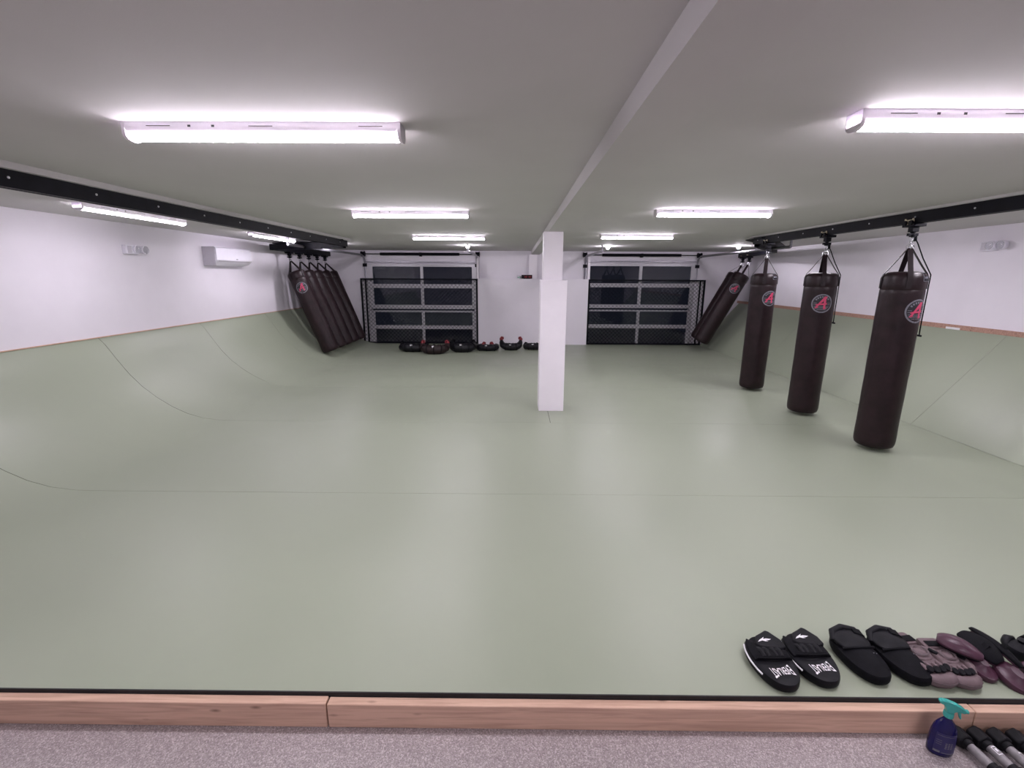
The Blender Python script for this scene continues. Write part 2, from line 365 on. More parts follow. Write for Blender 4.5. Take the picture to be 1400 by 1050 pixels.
# ------------------------------------------------------------------ garage doors
def garage_door(name, x0, x1, xm, zs, ztop, st_l, st_r):
    d = bpy.data.objects.new(name, None); COL.objects.link(d); d.location = ((x0+x1)/2, 12.25, 0); d['kind'] = 'structure'
    cx = (x0+x1)/2; L = lambda x: x - cx
    rails = [(ztop-.066, ztop)] + zs + [(FZ+.005, FZ+.10)]
    for a, b in rails:
        bevel(MB().box(L(x0), L(x1), -.025, .025, a, b).build('rail', M['alu'], d), .004)
    for a, b in ((x0, x0+st_l), (xm-.037, xm+.037), (x1-st_r, x1)):
        for k in range(len(rails)-1):
            if k in (1, 2, 0, 4) or True:
                zt, zb = rails[k][0], rails[k+1][1]
                if zt - zb < .06: continue
                bevel(MB().box(L(a), L(b), -.024, .024, zb-.001, zt+.001).build('stile', M['alu'], d), .003)
    for k in range(len(rails)-1):
        zt, zb = rails[k][0], rails[k+1][1]
        if zt - zb < .06: continue
        for a, b in ((x0+st_l, xm-.037), (xm+.037, x1-st_r)):
            MB().box(L(a)-.005, L(b)+.005, -.004, .004, zb-.005, zt+.005).build('pane', M['glass'], d)
    # vertical tracks, bends and long horizontal tracks under the ceiling
    for sx, x in ((-1, x0-.02), (1, x1+.02)):
        pts = [(L(x), -.02, 1.62), (L(x), -.02, 2.0)]
        for k in range(1, 9):
            t = k/8*PI/2; pts.append((L(x), -.02-.24*(1-math.cos(t)), 2.0+.23*math.sin(t)))
        yend = -4.1 if (name == 'door_2' and sx > 0) or (name == 'door_1' and sx < 0) else -2.35
        pts.append((L(x), yend, 2.235))
        MB().tube(pts, .026, 4, smooth=False).build('track', M['galv'], d)
        MB().box(L(x)-.014, L(x)+.014, yend-.01, yend+.02, 2.23, H).build('track_hanger', M['galv'], d)
        MB().box(L(x)-.05, L(x)+.05, -.05, .0, 1.95, 2.03).build('roller_bracket', M['rail'], d)
    # torsion shaft, springs, drums and bearing
    zs_ = 2.262; ys_ = -.075
    MB().tube([(L(x0-.10), ys_, zs_), (L(x1+.10), ys_, zs_)], .011, 8).build('torsion_shaft', M['rail'], d)
    sg = MB()
    for a, b in ((x0+.40, cx-.03), (cx+.03, x1-.42)):
        sg.tube([(L(a), ys_, zs_), (L(b), ys_, zs_)], .034, 10)
        k = L(a)
        while k < L(b):
            sg.torus(.033, .006, 10, 4, Matrix.Translation((k, ys_, zs_)) @ Matrix.Rotation(PI/2, 4, 'Y')); k += .04
    sg.build('torsion_spring', M['rail'], d)
    for x in (x0-.04, x1+.04):
        T = Matrix.Translation((L(x), ys_, zs_)) @ Matrix.Rotation(PI/2, 4, 'Y')
        MB().lathe([(.03, -.05), (.062, -.05), (.066, -.035), (.052, -.03), (.052, .03), (.066, .035), (.066, .05), (.03, .05)], 14, T).build('cable_drum', M['rail'], d)
    MB().box(-.025, .025, -.09, .05, zs_-.055, zs_+.04).build('centre_bearing', M['rail'], d)
    MB().box(L(x0), L(x1), -.03, .05, ztop+.035, ztop+.065).build('header_strip', M['galv'], d)
    return d
garage_door('door_1', -3.81, -1.00, -2.395, [(1.421, 1.522), (.892, .995), (.808, .852), (.372, .467)], 2.02, .16, .115)
garage_door('door_2', 1.78, 4.57, 3.182, [(1.469, 1.569), (.942, 1.035), (.858, .896), (.425, .519)], 2.06, .115, .115)
for x in (-.955, 1.845):                                # bright track angles above the half wall
    struct('trim_5' if x < 0 else 'trim_6', MB().box(x-.03, x+.03, 12.13, 12.16, 1.668, 2.22).box(x-.03 if x > 0 else x+.026, x-.026 if x > 0 else x+.03, 12.13, YW, 1.668, 2.22), M['white'])

# ------------------------------------------------------------------ chain-link gates in front of the doors
def mesh_gate(x0, x1, label, flip):
    g = thing('mesh_gate', label, 'gate', ((x0+x1)/2, 12.145, 0), group=None)
    cx = (x0+x1)/2; a, b = x0-cx, x1-cx; zt = 1.645
    for x in (a, b): bevel(MB().box(x-.02, x+.02, -.02, .02, 0.004, zt).build('post', M['rail'], g), .003)
    xi = a+.11 if flip < 0 else b-.11
    bevel(MB().box(xi-.016, xi+.016, -.018, .018, .03, zt).build('post', M['rail'], g), .003)
    for z in (.025, zt): bevel(MB().box(a-.02, b+.02, -.019, .019, z-.018, z+.018).build('gate_rail', M['rail'], g), .003)
    for z in (.5, 1.2):
        MB().tube([(a if flip < 0 else b, -.03, z-.06), (a if flip < 0 else b, -.03, z+.06)], .014, 8).build('hinge', M['rail'], g)
    wr = MB(); p = .098; W = b - a; Hh = zt
    k = -Hh
    while k < W:
        for s in (1, -1):
            # line x = k + t , z = t (s=1) or mirrored
            t0 = max(0, -k); t1 = min(Hh, W - k)
            if t1 - t0 > .02:
                xa, xb = k+t0, k+t1
                if s < 0: xa, xb = W-xa, W-xb
                y = .004*s
                A = Vector((a+xa, y, t0)); B = Vector((a+xb, y, t1)); dv = (B-A).normalized(); q = Vector((-dv.z, 0, dv.x))*.0042; yy = Vector((0, .0042, 0))
                wr.add([A+q, A+yy, A-q, A-yy, B+q, B+yy, B-q, B-yy], [(0, 1, 5, 4), (1, 2, 6, 5), (2, 3, 7, 6), (3, 0, 4, 7)])
        k += p
    wr.build('chain_link', M['rail'], g, 'stuff')
    return g
mesh_gate(-3.93, -.985, 'black framed chain link gate in front of the left garage door', -1)
mesh_gate(1.875, 4.79, 'black framed chain link gate in front of the right garage door', 1)

# ------------------------------------------------------------------ ceiling lights
def strip_light(cx, cy, L, rot, label, group):
    t = thing('strip_light', label, 'ceiling light', (cx, cy, H), (0, 0, rot), group)
    h = L/2
    if ('%.2f' % L) not in MESH:
        e = {}
        e['housing'] = MB().prism([(-.044, 0), (.044, 0), (.044, -.030), (.038, -.048), (-.038, -.048), (-.044, -.030)], -h, h, 'x').mesh('housing', M['white'])
        lp = [(.043 * math.cos(PI + PI*k/10), -.046 + .018 * math.sin(PI + PI*k/10)) for k in range(11)]
        e['lens'] = MB().prism(lp, -h+.012, h-.012, 'x').mesh('lens', M['lens' if L < 1.2 else 'lens_right' if L < 1.3 else 'lens_side'])
        cp = [(-.046, 0), (.046, 0), (.046, -.046)] + [(.046 * math.cos(-PI*k/8), -.046 + .024 * math.sin(-PI*k/8)) for k in range(1, 8)] + [(-.046, -.046)]
        e['cap'] = [MB().prism(cp, s*h, s*(h-.014), 'x').mesh('end_cap', M['white']) for s in (-1, 1)]
        sl = MB()
        for s in (-1, 1):
            for x, wd in ((-.43, .05), (.0, .05), (.46, .05)):
                sl.box(x-wd, x+wd, s*.0442-.0012, s*.0442+.0012, -.017, -.0145)
            for x in (-.30, -.20): sl.box(x-.006, x+.006, s*.0442-.0012, s*.0442+.0012, -.020, -.012)
        e['slot'] = sl.mesh('slots', M['dark_slot'])
        MESH['%.2f' % L] = e
    e = MESH['%.2f' % L]
    for nm, me in (('housing', e['housing']), ('lens', e['lens']), ('end_cap', e['cap'][0]), ('end_cap', e['cap'][1]), ('mounting_slots', e['slot'])):
        o = bpy.data.objects.new(nm, me); COL.objects.link(o); o.parent = t
        if nm == 'mounting_slots': o['kind'] = 'stuff'
    return t
MESH = {}
gl = 'strip lights on the ceiling'
LW = 1.15
strip_light(-1.07, 2.18, 1.17, 0, 'nearest long strip light on the left half of the ceiling', gl)
strip_light(-1.035, 4.86, LW, 0, 'middle crosswise strip light on the left half of the ceiling', gl)
strip_light(-1.06, 7.74, LW, 0, 'farthest crosswise strip light on the left half of the ceiling', gl)
strip_light(1.89, 2.00, 1.17, 0, 'nearest strip light right of the ceiling beam, cut by the photo edge', gl)
strip_light(1.865, 4.70, LW-.06, 0, 'middle crosswise strip light right of the ceiling beam', gl)
strip_light(1.825, 7.40, LW-.06, 0, 'farthest crosswise strip light right of the ceiling beam', gl)
strip_light(-3.90, 5.05, 1.36, PI/2, 'lengthwise strip light behind left black track near exit lamp', gl)
strip_light(-3.92, 7.88, 1.36, PI/2, 'far lengthwise strip light behind left black track near air conditioner', gl)
strip_light(4.15, 4.17, 1.25, PI/2, 'lengthwise strip light behind right black track beside nearest hanging bag', gl)
strip_light(4.12, 6.62, 1.25, PI/2, 'lengthwise strip light behind right black track at middle hanging bag', gl)
strip_light(-3.90, 2.1, 1.36, PI/2, 'lengthwise strip light left of the viewer, outside the photo', gl)
strip_light(4.15, 1.7, 1.25, PI/2, 'lengthwise strip light right of the viewer, outside the photo', gl)
strip_light(-1.07, -0.6, 1.17, 0, 'crosswise strip light behind the viewer on the left', gl)
strip_light(1.89, -0.6, 1.17, 0, 'crosswise strip light behind the viewer on the right', gl)

for x, y, lb in ((-3.62, 9.7, 'small bright ceiling lamp at the end of left black track'), (-1.0, 10.1, 'small bright ceiling lamp at right track of the left door'),
              (1.93, 10.2, 'small bright ceiling lamp at left track of the right door'), (4.52, 9.9, 'small bright ceiling lamp above parked bags on the right')):
    t = thing('ceiling_lamp', lb, 'ceiling lamp', (x, y, H), group='small ceiling lamps near the garage doors')
    MB().lathe([(.05, -.018), (.055, -.010), (.055, 0)], 20).build('base', M['white'], t)
    MB().lathe([(.008, -.060), (.020, -.054), (.030, -.040), (.033, -.026), (.03, -.018)], 16).build('bulb', M['spot'], t)

# ------------------------------------------------------------------ bag tracks on the ceiling
def ibeam(mb, p0, p1, wd=.075, zb=2.195, zt=2.335):
    a = Vector((p0[0], p0[1], 0)); b = Vector((p1[0], p1[1], 0)); L = (b-a).length; ang = math.atan2(b.y-a.y, b.x-a.x)
    T = Matrix.Translation(a) @ Matrix.Rotation(ang, 4, 'Z')
    h = wd/2
    poly = [(-h, zb), (-.010, zb), (-.010, zb+.012), (-h+.006, zb+.012), (-h+.006, zt-.012), (h-.006, zt-.012), (h-.006, zb+.012), (.010, zb+.012), (.010, zb), (h, zb), (h, zt), (-h, zt)]
    mb.prism(poly, 0, L, 'x', T); return T, L
def bag_track(label, x, y0, y1, park, zb, zt):
    t = thing('bag_track', label, 'track', (0, 0, 0))
    m = MB(); ibeam(m, (x, y0), (x, y1), .075, zb, zt); m.build('track_channel', M['rail'], t)
    MB().box(x-.075, x+.075, y0, y1+.05, zt, H).build('mounting_board', M['ceiling'], t)
    m = MB(); ibeam(m, (x, y1-.06), park[0], .075, 2.19, 2.30); m.build('switch_channel', M['rail'], t)
    m = MB(); ibeam(m, park[0], park[1], .075, 2.19, 2.30); m.build('parking_channel', M['rail'], t)
    MB().prism([(x-.09, y1-.35), (x+.09, y1-.35), (park[0][0]+.1, park[0][1]-.15), (park[0][0]+.1, park[0][1]+.18), (x-.09, y1+.15)], 2.302, 2.318, 'z').build('switch_plate', M['rail'], t)
    for q in (.1, .5, .9):
        px = park[0][0]+(park[1][0]-park[0][0])*q; py = park[0][1]+(park[1][1]-park[0][1])*q
        MB().box(px-.012, px+.012, py-.012, py+.012, 2.30, H).build('hanger_rod', M['galv'], t)
    y = y0 + .15; k = 0
    while y < y1:
        for s in (-1, 1):
            T = Matrix.Translation((x + s*.0375, y, zb*.45+zt*.55)) @ Matrix.Rotation(s*PI/2, 4, 'Y')
            o = bpy.data.objects.new('bolt', MESH.setdefault('bolt', MB().lathe([(.008, -.006), (.008, .003), (.005, .006)], 8).mesh('bolt', M['bolt']))); COL.objects.link(o)
            o.parent = t; o.matrix_local = T
        y += .58
    return t
PL = [(-4.62, 9.15), (-4.62, 11.95)]
PR = [(4.95, 9.3), (5.42, 11.75)]
bag_track('long black steel bag track on the left side of the ceiling', -2.965, -2.5, 8.45, PL, 2.218, 2.318)
bag_track('long black steel bag track on the right with three hanging bags', 3.75, -2.5, 7.65, PR, 2.234, 2.335)

# ------------------------------------------------------------------ trolleys and punching bags
def make_trolley():
    t = thing('bag_trolley', '', 'trolley')
    bevel(MB().box(-.055, .055, -.075, .075, -.03, -.002).box(-.03, .03, -.03, .03, -.075, -.03).build('carriage', M['rail'], t), .003)
    bp = MB().box(-.056, -.050, -.055, .055, -.012, .034); bp.box(-.058, -.050, -.052, -.036, -.012, .045).box(-.058, -.050, .036, .052, -.012, .045)
    bp.build('brake_plate', M['brass'], t)
    for s in (-1, 1):
        MB().lathe([(.006, -.012), (.022, -.012), (.024, 0), (.022, .012), (.006, .012)], 12, Matrix.Translation((-.062, s*.035, .005)) @ Matrix.Rotation(PI/2, 4, 'Y')).build('wheel', M['rail'], t)
    MB().lathe([(.012, -.125), (.026, -.118), (.026, -.10), (.016, -.095), (.016, -.085), (.024, -.080), (.024, -.06), (.012, -.055)], 14).box(-.045, .045, -.014, .014, -.112, -.088).build('swivel', M['rail'], t)
    sh = MB(); sh.tube([(-.014, 0, -.115), (-.017, 0, -.145), (-.010, 0, -.170), (0, 0, -.178), (.010, 0, -.170), (.017, 0, -.145), (.014, 0, -.115)], .0048, 8)
    sh.build('shackle', M['steel'], t)
    return t

BR, BH = .176, 1.76
def bag_surface(u, v, r=BR+.0015):                       # decal point: u along the girth (m), v = height
    a = u / BR; return (r*math.cos(a), r*math.sin(a), v)
def decal_mesh(polys, zc, r, name, m, phi):
    mb = MB()
    for vs, fs in polys:
        mb.add([bag_surface(x + phi*BR, zc + y, r) for x, y in vs], fs)
    o = mb.build(name, m); return o
def disc_polys(R0, R1, n=36):
    vs = []; fs = []
    K = 6
    for j in range(K+1):
        r = R0 + (R1-R0)*j/K
        for k in range(n): vs.append((r*math.cos(2*PI*k/n), r*math.sin(2*PI*k/n)))
    for j in range(K):
        for k in range(n): fs.append((j*n+k, j*n+(k+1) % n, (j+1)*n+(k+1) % n, (j+1)*n+k))
    return vs, fs
def quad_strip(pts_a, pts_b):
    vs = list(pts_a) + list(pts_b); n = len(pts_a)
    return vs, [(i, i+1, n+i+1, n+i) for i in range(n-1)]
def seg(a, b, w0, w1, n=8):
    d = Vector((b[0]-a[0], b[1]-a[1])); p = Vector((-d.y, d.x)).normalized(); A = []; B = []
    for i in range(n+1):
        t = i/n; c = Vector(a) + d*t; ww = (w0 + (w1-w0)*t)/2; A.append(tuple(c+p*ww)); B.append(tuple(c-p*ww))
    return quad_strip(A, B)

def make_bag(phi, logo=True):
    t = thing('punching_bag', '', 'punching bag')
    # slightly uneven stuffed cylinder
    zs = [0, .004, .018, .045, .085, .15, .25, .40, .55, .70, .85, 1.0, 1.15, 1.3, 1.45, 1.55, 1.585, 1.59, 1.595, 1.64, 1.69, 1.715, 1.735, 1.75, BH]
    rs = [.10, .145, .166, .175, .178, .178, .176, .177, .179, .1765, .178, .177, .1755, .177, .1765, .177, .1765, .174, .1765, .176, .1755, .172, .162, .145, .09]
    mb = MB(); n = 40; vs = []
    rn = random.Random(3)
    ph = [rn.uniform(0, 6.28) for _ in range(6)]
    for z, r in zip(zs, rs):
        for k in range(n):
            a = 2*PI*k/n
            d = 1 + .010*math.sin(2*a+ph[0]+z*2.3)*math.sin(z*3.1+ph[1]) + .008*math.sin(3*a+ph[2])*math.sin(z*5.7+ph[3])
            vs.append((r*d*math.cos(a), r*d*math.sin(a), z))
    L = len(zs)
    fs = [(i*n+k, i*n+(k+1) % n, (i+1)*n+(k+1) % n, (i+1)*n+k) for i in range(L-1) for k in range(n)] + [tuple(range(n))[::-1], tuple((L-1)*n+k for k in range(n))]
    mb.add(vs, fs, True); mb.build('bag_body', M['leather'], t)
    for k in range(4):
        a = PI/4 + k*PI/2 + .35; c, s = math.cos(a), math.sin(a)
        pts = [(c*(BR+.004), s*(BR+.004), 1.60), (c*(BR+.004), s*(BR+.004), 1.70), (c*.165, s*.165, 1.742), (c*.118, s*.118, 1.81), (c*.015, s*.015, 1.975)]
        MB().strap(pts, .042, .005, (-s, c, 0)).build('strap', M['leather2'], t)
    for k in range(2):
        a = PI/4 + .35 + k*PI/2
        MB().torus(.030, .0045, 20, 6, Matrix.Translation((0, 0, 1.985)) @ Matrix.Rotation(a, 4, 'Z') @ Matrix.Rotation(PI/2, 4, 'X')).build('ring', M['steel'], t)
    if logo:
        zc = 1.395
        lg = decal_mesh([disc_polys(.0, .112)], zc, BR+.0030, 'logo', M['logo_dark'], phi); lg.parent = t
        rg = decal_mesh([disc_polys(.098, .112)], zc, BR+.0038, 'logo_ring', M['logo_grey'], phi); rg.parent = lg
        gp = []
        for k in range(7):
            a = PI/2 + .95 - k*.30; r0, r1 = .070, .088                    # arc of block lettering marks
            gp.append(quad_strip([(r0*math.cos(a+t_), r0*math.sin(a+t_)) for t_ in (-.09, 0, .09)], [(r1*math.cos(a+t_), r1*math.sin(a+t_)) for t_ in (-.09, 0, .09)]))
        for k in range(4):
            y = -.035 - k*.013; hw = math.sqrt(max(0, .088**2 - y*y))
            gp.append(seg((-hw, y), (hw, y), .005, .005, 14))
        for k in range(2):
            y = .005 - k*.018; gp.append(seg((-.09, y), (-.055, y), .005, .005)); gp.append(seg((.055, y), (.09, y), .005, .005))
        o = decal_mesh(gp, zc, BR+.0036, 'logo_marks', M['logo_grey'], phi); o.parent = lg
        ap = [seg((-.062, -.050), (.030, .078), .014, .030), seg((.026, .082), (.026, -.066), .026, .020), seg((.030, .070), (.046, .084), .030, .004),
              seg((-.066, -.016), (.050, -.002), .013, .020), seg((-.074, -.058), (-.040, -.040), .004, .020), seg((.018, -.060), (.050, -.052), .018, .006)]
        o = decal_mesh(ap, zc, BR+.0046, 'logo_letter', M['logo_red'], phi); o.parent = lg
    return t
def add_cord(t, az, length=.78):
    c, s = math.cos(az), math.sin(az); r = BR+.012
    MB().tube([(.03, 0, 2.07), (.05*c, .05*s, 2.02), (.11*c, .11*s, 1.88), (r*c, r*s, 1.73), (r*c, r*s, 1.55), (r*c, r*s, 1.30), ((r+.003)*c, (r+.003)*s, 1.16)], .0058, 6).build('cord', M['webbing'], t)
    MB().tube([(.03, 0, 2.09), (.035, 0, 2.04)], .014, 8).build('cord_clip', M['rail'], t)
    MB().tube([((r+.003)*c-.02, (r+.003)*s, 1.162), ((r+.003)*c+.02, (r+.003)*s, 1.155)], .009, 6).build('cord_toggle', M['rail'], t)
def add_patch(t, phi):
    mb = MB(); vs = []
    mb.add([(math.cos(phi+a)*r, math.sin(phi+a)*r, z) for r, z in ((BR+.001, 1.672), (.173, 1.712), (.150, 1.751)) for a in (-.28, -.14, 0, .14, .28)],
           [(j*5+i, j*5+i+1, (j+1)*5+i+1, (j+1)*5+i) for j in range(2) for i in range(4)])
    o = mb.build('label_patch', M['black_vinyl'], t)
    e = MB()
    e.tube([(math.cos(phi+a)*(r+.002), math.sin(phi+a)*(r+.002), z+.001) for a, r, z in ((-.28, BR+.001, 1.672), (-.28, .173, 1.712), (-.28, .150, 1.751))], .0025, 5)
    e.tube([(math.cos(phi+a)*(BR+.003), math.sin(phi+a)*(BR+.003), 1.672) for a in (-.28, -.14, 0, .14, .28)], .0025, 5)
    for k in range(4): e.cbox((0, 0, 0), (.004, .012, .02), Matrix.Translation((math.cos(phi-.15+k*.1)*.173, math.sin(phi-.15+k*.1)*.173, 1.705)) @ Matrix.Rotation(phi-.15+k*.1, 4, 'Z'))
    e.build('patch_print', M['logo_grey'], o)

R_ = math.radians
ZT = 2.195
trolley0 = make_trolley()
def place_trolley(x, y, label, rot=0, z=2.19, first=[True]):
    if first[0]: o = trolley0; first[0] = False
    else: o = copy_tree(trolley0)
    o.location = (x, y, z); o.rotation_euler = (0, 0, rot); o['label'] = label; o['group'] = 'trolleys on the bag tracks'; return o
gb = 'hanging punching bags'
for (x, y, ph, lb, tl) in ((3.75, 4.65, 283, 'nearest brown hanging punching bag, logo turned to its right edge', 'trolley carrying the nearest hanging punching bag'),
                       (3.76, 5.915, 252, 'middle hanging brown punching bag with logo facing the viewer', 'trolley carrying the middle hanging punching bag'),
                       (3.75, 7.25, 280, 'third upright hanging brown punching bag, below the right track end', 'trolley carrying the third upright punching bag')):
    b = make_bag(R_(ph)); b.location = (x, y, .035); b['label'] = lb; b['group'] = gb; b.rotation_euler = (0, 0, 0)
    if y < 6: add_cord(b, R_(322))
    if y < 5 or y > 7: add_patch(b, R_(ph+18))
    place_trolley(x, y, tl, 0, 2.234)
# bags parked on the ramps: hang from the parking rail, pushed out at the bottom
def lean_bag(b, top, bot, spin=0):
    a = (Vector(top) - Vector(bot)).normalized()
    q = Vector((0, 0, 1)).rotation_difference(a)
    b.rotation_mode = 'XYZ'; b.rotation_euler = (q @ Matrix.Rotation(spin, 3, 'Z').to_quaternion()).to_euler()
    b.location = Vector(top) - a * 2.015
gp_ = 'bags parked leaning on the ramps'
parked = [('front parked punching bag leaning on the left ramp, round logo showing', 'trolley of the front bag parked at left'),
          ('second leaning punching bag in the left row, behind the logo bag', 'trolley of the second bag parked at left'),
          ('middle leaning punching bag in the left row of five', 'trolley of the middle bag parked at left'),
          ('fourth leaning punching bag in the left row', 'trolley of the fourth bag parked at left'),
          ('rearmost leaning punching bag in the left row, next to garage door', 'trolley of the rearmost bag parked at left')]
plain = None
for k, (lb, tl) in enumerate(parked):
    y = 9.85 + .455*k
    if k == 0: b = make_bag(R_(288))
    elif plain is None: b = plain = make_bag(0, False)
    else: b = copy_tree(plain)
    b['label'] = lb; b['group'] = gp_
    lean_bag(b, (-4.62, y, 2.045), (-3.93, y, .2))
    place_trolley(-4.62, y, tl)
b = make_bag(R_(255)); b['label'] = 'parked punching bag with logo leaning on the right ramp'; b['group'] = gp_
lean_bag(b, (5.26, 10.92, 2.045), (4.42, 11.15, .2)); place_trolley(5.26, 10.92, 'trolley of the logo bag parked at right', -.19)
b = copy_tree(plain); b['label'] = 'parked punching bag half hidden behind the leaning logo bag at right'; b['group'] = gp_
lean_bag(b, (5.36, 11.44, 2.045), (4.55, 11.72, .2)); place_trolley(5.36, 11.44, 'trolley of the half hidden bag parked at right', -.19)
MB().tube([(.02, -.2, 1.98), (.05, -.22, 1.6), (.05, -.22, 1.2)], .006, 6).build('cord', M['webbing'], b)

# ------------------------------------------------------------------ air conditioner and emergency lamps
ac = thing('air_conditioner', 'white split air conditioner on the upper left wall', 'air conditioner', (XL, 8.05, 1.90))
bevel(MB().prism([(.0, -.03), (.0, .265), (.19, .265), (.215, .245), (.215, .06), (.15, .0)], -.50, .50, 'y').build('body', M['appliance'], ac), .008, 3)
MB().prism([(.02, -.001), (.145, -.001), (.208, .052), (.205, .058), (.14, .006), (.02, .006)], -.44, .44, 'y').build('louvre', M['appliance_side'], ac)
MB().box(-.0, .195, -.512, -.50, -.028, .262).build('side_panel', M['appliance_side'], ac)
MB().box(.2155, .217, .18, .30, .215, .228).build('display_sticker', M['print_white'], ac)
MB().box(.2155, .217, .02, .07, .075, .087).build('badge', M['logo_grey'], ac)
def emergency(x, y, z, s, label):
    e = thing('emergency_light', label, 'emergency light', (x, y, z))
    bevel(MB().box(0, s*.055, -.115 if s > 0 else -.08, .08 if s > 0 else .115, -.055, .055).build('case', M['appliance'], e), .006)
    bevel(MB().box(s*.055, s*.058, min(-s*.095, -s*.03), max(-s*.095, -s*.03), -.045, .045).build('cover_plate', M['appliance_side'], e), .001)
    for yy in (s*.035, s*.165):
        T = Matrix.Translation((s*.05, yy, .005)) @ Matrix.Rotation(s*PI/2, 4, 'Y')
        MB().lathe([(.02, -.045), (.042, -.03), (.052, 0), (.054, .03), (.050, .034)], 16, T).build('lamp_head', M['appliance'], e)
        MB().lathe([(.0, .030), (.046, .0345), (.046, .040), (.02, .046)], 14, T).build('lamp_lens', M['clear'], e)
    return e
emergency(XL, 6.12, 2.035, 1, 'white twin head emergency light on the left wall')
emergency(XR, 5.90, 2.115, -1, 'white twin head emergency light on the right wall')

# ------------------------------------------------------------------ timer and bottle on the half wall
tm = thing('gym_timer', 'black gym timer with red display on white half wall ledge', 'timer', (.285, 12.19, 1.668))
bevel(MB().box(-.135, .135, -.035, .035, .004, .098).build('case', M['rubber'], tm), .004)
for x in (-.045, .06):
    for k in range(2): MB().box(x+k*.035-.012, x+k*.035+.012, -.0362, -.035, .03, .072).build('display_digit', M['led'], tm)
MB().box(-.09, .09, -.03, .03, 0, .005).build('foot', M['rail'], tm)
bt = thing('small_bottle', 'small white bottle with green band left of the black timer', 'bottle', (.085, 12.19, 1.668))
MB().lathe([(.032, 0), (.036, .005), (.036, .06), (.028, .075), (.015, .08)], 16).build('bottle_body', M['appliance'], bt)
MB().lathe([(.0368, .02), (.0372, .022), (.0372, .05), (.0368, .052)], 16).build('band', M['green_plastic'], bt)
MB().lathe([(.018, .08), (.018, .096), (.012, .098)], 14).build('cap', M['appliance'], bt)

# ------------------------------------------------------------------ crescent training bags along the left door
def crescent(name_label, x, y, w, d, r, rot, bm_, handles, lift, arc=(200, 340), seed=0, closed=False):
    r *= 1.3; lift += .03
    t = thing('crescent_bag', name_label, 'training bag', (x, y, 0), (0, 0, rot), 'crescent training bags on the mat')
    rn = random.Random(seed); N = 26; pts = []; rs = []
    a0, a1 = map(math.radians, arc)
    for i in range(N+1):
        u = i/N; a = a0 + (a1-a0)*u; e = abs(2*u-1)
        rr = r*(1 - .55*e**2.2)*(1+.06*math.sin(i*1.9+seed))
        pts.append((w/2*math.cos(a), d*math.sin(a), rr*.92 + lift*e**3)); rs.append(rr)
    b = MB().tube(pts, rs, 14, flat=.92).build('bag_body', bm_, t)
    for i in (4, 9, 13, 17, 22):                          # ribs and stitched straps round the tube
        p = Vector(pts[i]); dd = (Vector(pts[i+1])-Vector(pts[i-1])).normalized()
        T = Matrix.Translation(p) @ dd.to_track_quat('Z', 'Y').to_matrix().to_4x4()
        MB().torus(rs[i]*.98, .008, 16, 5, T).build('stitched_band', M['webbing'], t)
    for s, i in ((-1, 0), (1, N)):
        p = Vector(pts[i]); q = p + Vector((s*.015, .02, .035))
        MB().tube([p, p.lerp(q, .5), q, q + Vector((-s*.02, .03, .03)), q + Vector((-s*.06, .03, .02))], [rs[i]*.8, .040, .036, .034, .030], 8).build('handle', handles, t)
        MB().torus(.035, .009, 12, 5, Matrix.Translation(q + Vector((-s*.03, -.02, .02))) @ Matrix.Rotation(1.1, 4, 'X')).build('strap_loop', handles, t)
    p = Vector(pts[N//2]); MB().bbox((p.x-.02, p.y - rs[N//2]*.72, p.z + rs[N//2]*.60), (.05, .012, .035), .003).build('label_patch', M['print_white'], t)
    return t
crescent('black crescent training bag at the left end of the floor row', -2.38, 10.93, .58, .17, .082, .0, M['black_bag'], M['webbing'], .05, (175, 365), 1)
crescent('dark brown crescent training bag with bright red handles', -1.84, 10.66, .56, .20, .088, .05, M['brown_bag'], M['red_cloth'], .12, (180, 360), 2)
crescent('lumpy black crescent training bag right of the brown one', -1.225, 10.93, .50, .18, .088, -.04, M['black_bag'], M['webbing'], .10, (170, 370), 3)
crescent('ring shaped black training bag lying nearly closed on the mat', -.665, 11.12, .43, .16, .066, 0, M['black_bag'], M['red_cloth'], .02, (118, 422), 4)
crescent('black crescent training bag with raised dark red ends', -.10, 11.25, .46, .15, .070, .0, M['black_bag'], M['red_cloth'], .15, (180, 360), 5)
crescent('black crescent training bag partly hidden by the white column', .44, 11.34, .38, .15, .070, 0, M['black_bag'], M['webbing'], .0, (170, 370), 6)

# ------------------------------------------------------------------ focus mitts
def oval(n, a, b_, p=2.4, notch=0):
    out = []
    for k in range(n):
        t = 2*PI*k/n; c, s = math.cos(t), math.sin(t)
        x = a*abs(c)**(2/p)*(1 if c > 0 else -1); y = b_*abs(s)**(2/p)*(1 if s > 0 else -1)
        if notch and s > .75: y -= notch*math.exp(-((x+.02)/.04)**2)
        out.append((x, y))
    return out
def pad(mb, outline, z0, z1, rnd, dome=0.0, T=None, taper=1.0):
    n = len(outline); rings = []
    for sc, z in ((1-rnd*.9, z0), (1-rnd*.25, z0+(z1-z0)*.12), (1, z0+(z1-z0)*.35), (1, z0+(z1-z0)*.72), (1-rnd*.3, z0+(z1-z0)*.93), (1-rnd, z1), (1-rnd*2.6, z1+dome*.55), (.35, z1+dome*.95), (.08, z1+dome)):
        rings.append([(x*sc, y*sc, z) for x, y in outline])
    vs = [p for r in rings for p in r]; L = len(rings)
    fs = [(i*n+k, i*n+(k+1) % n, (i+1)*n+(k+1) % n, (i+1)*n+k) for i in range(L-1) for k in range(n)] + [tuple(range(n))[::-1], tuple((L-1)*n+k for k in range(n))]
    return mb.add(vs, fs, True, T)
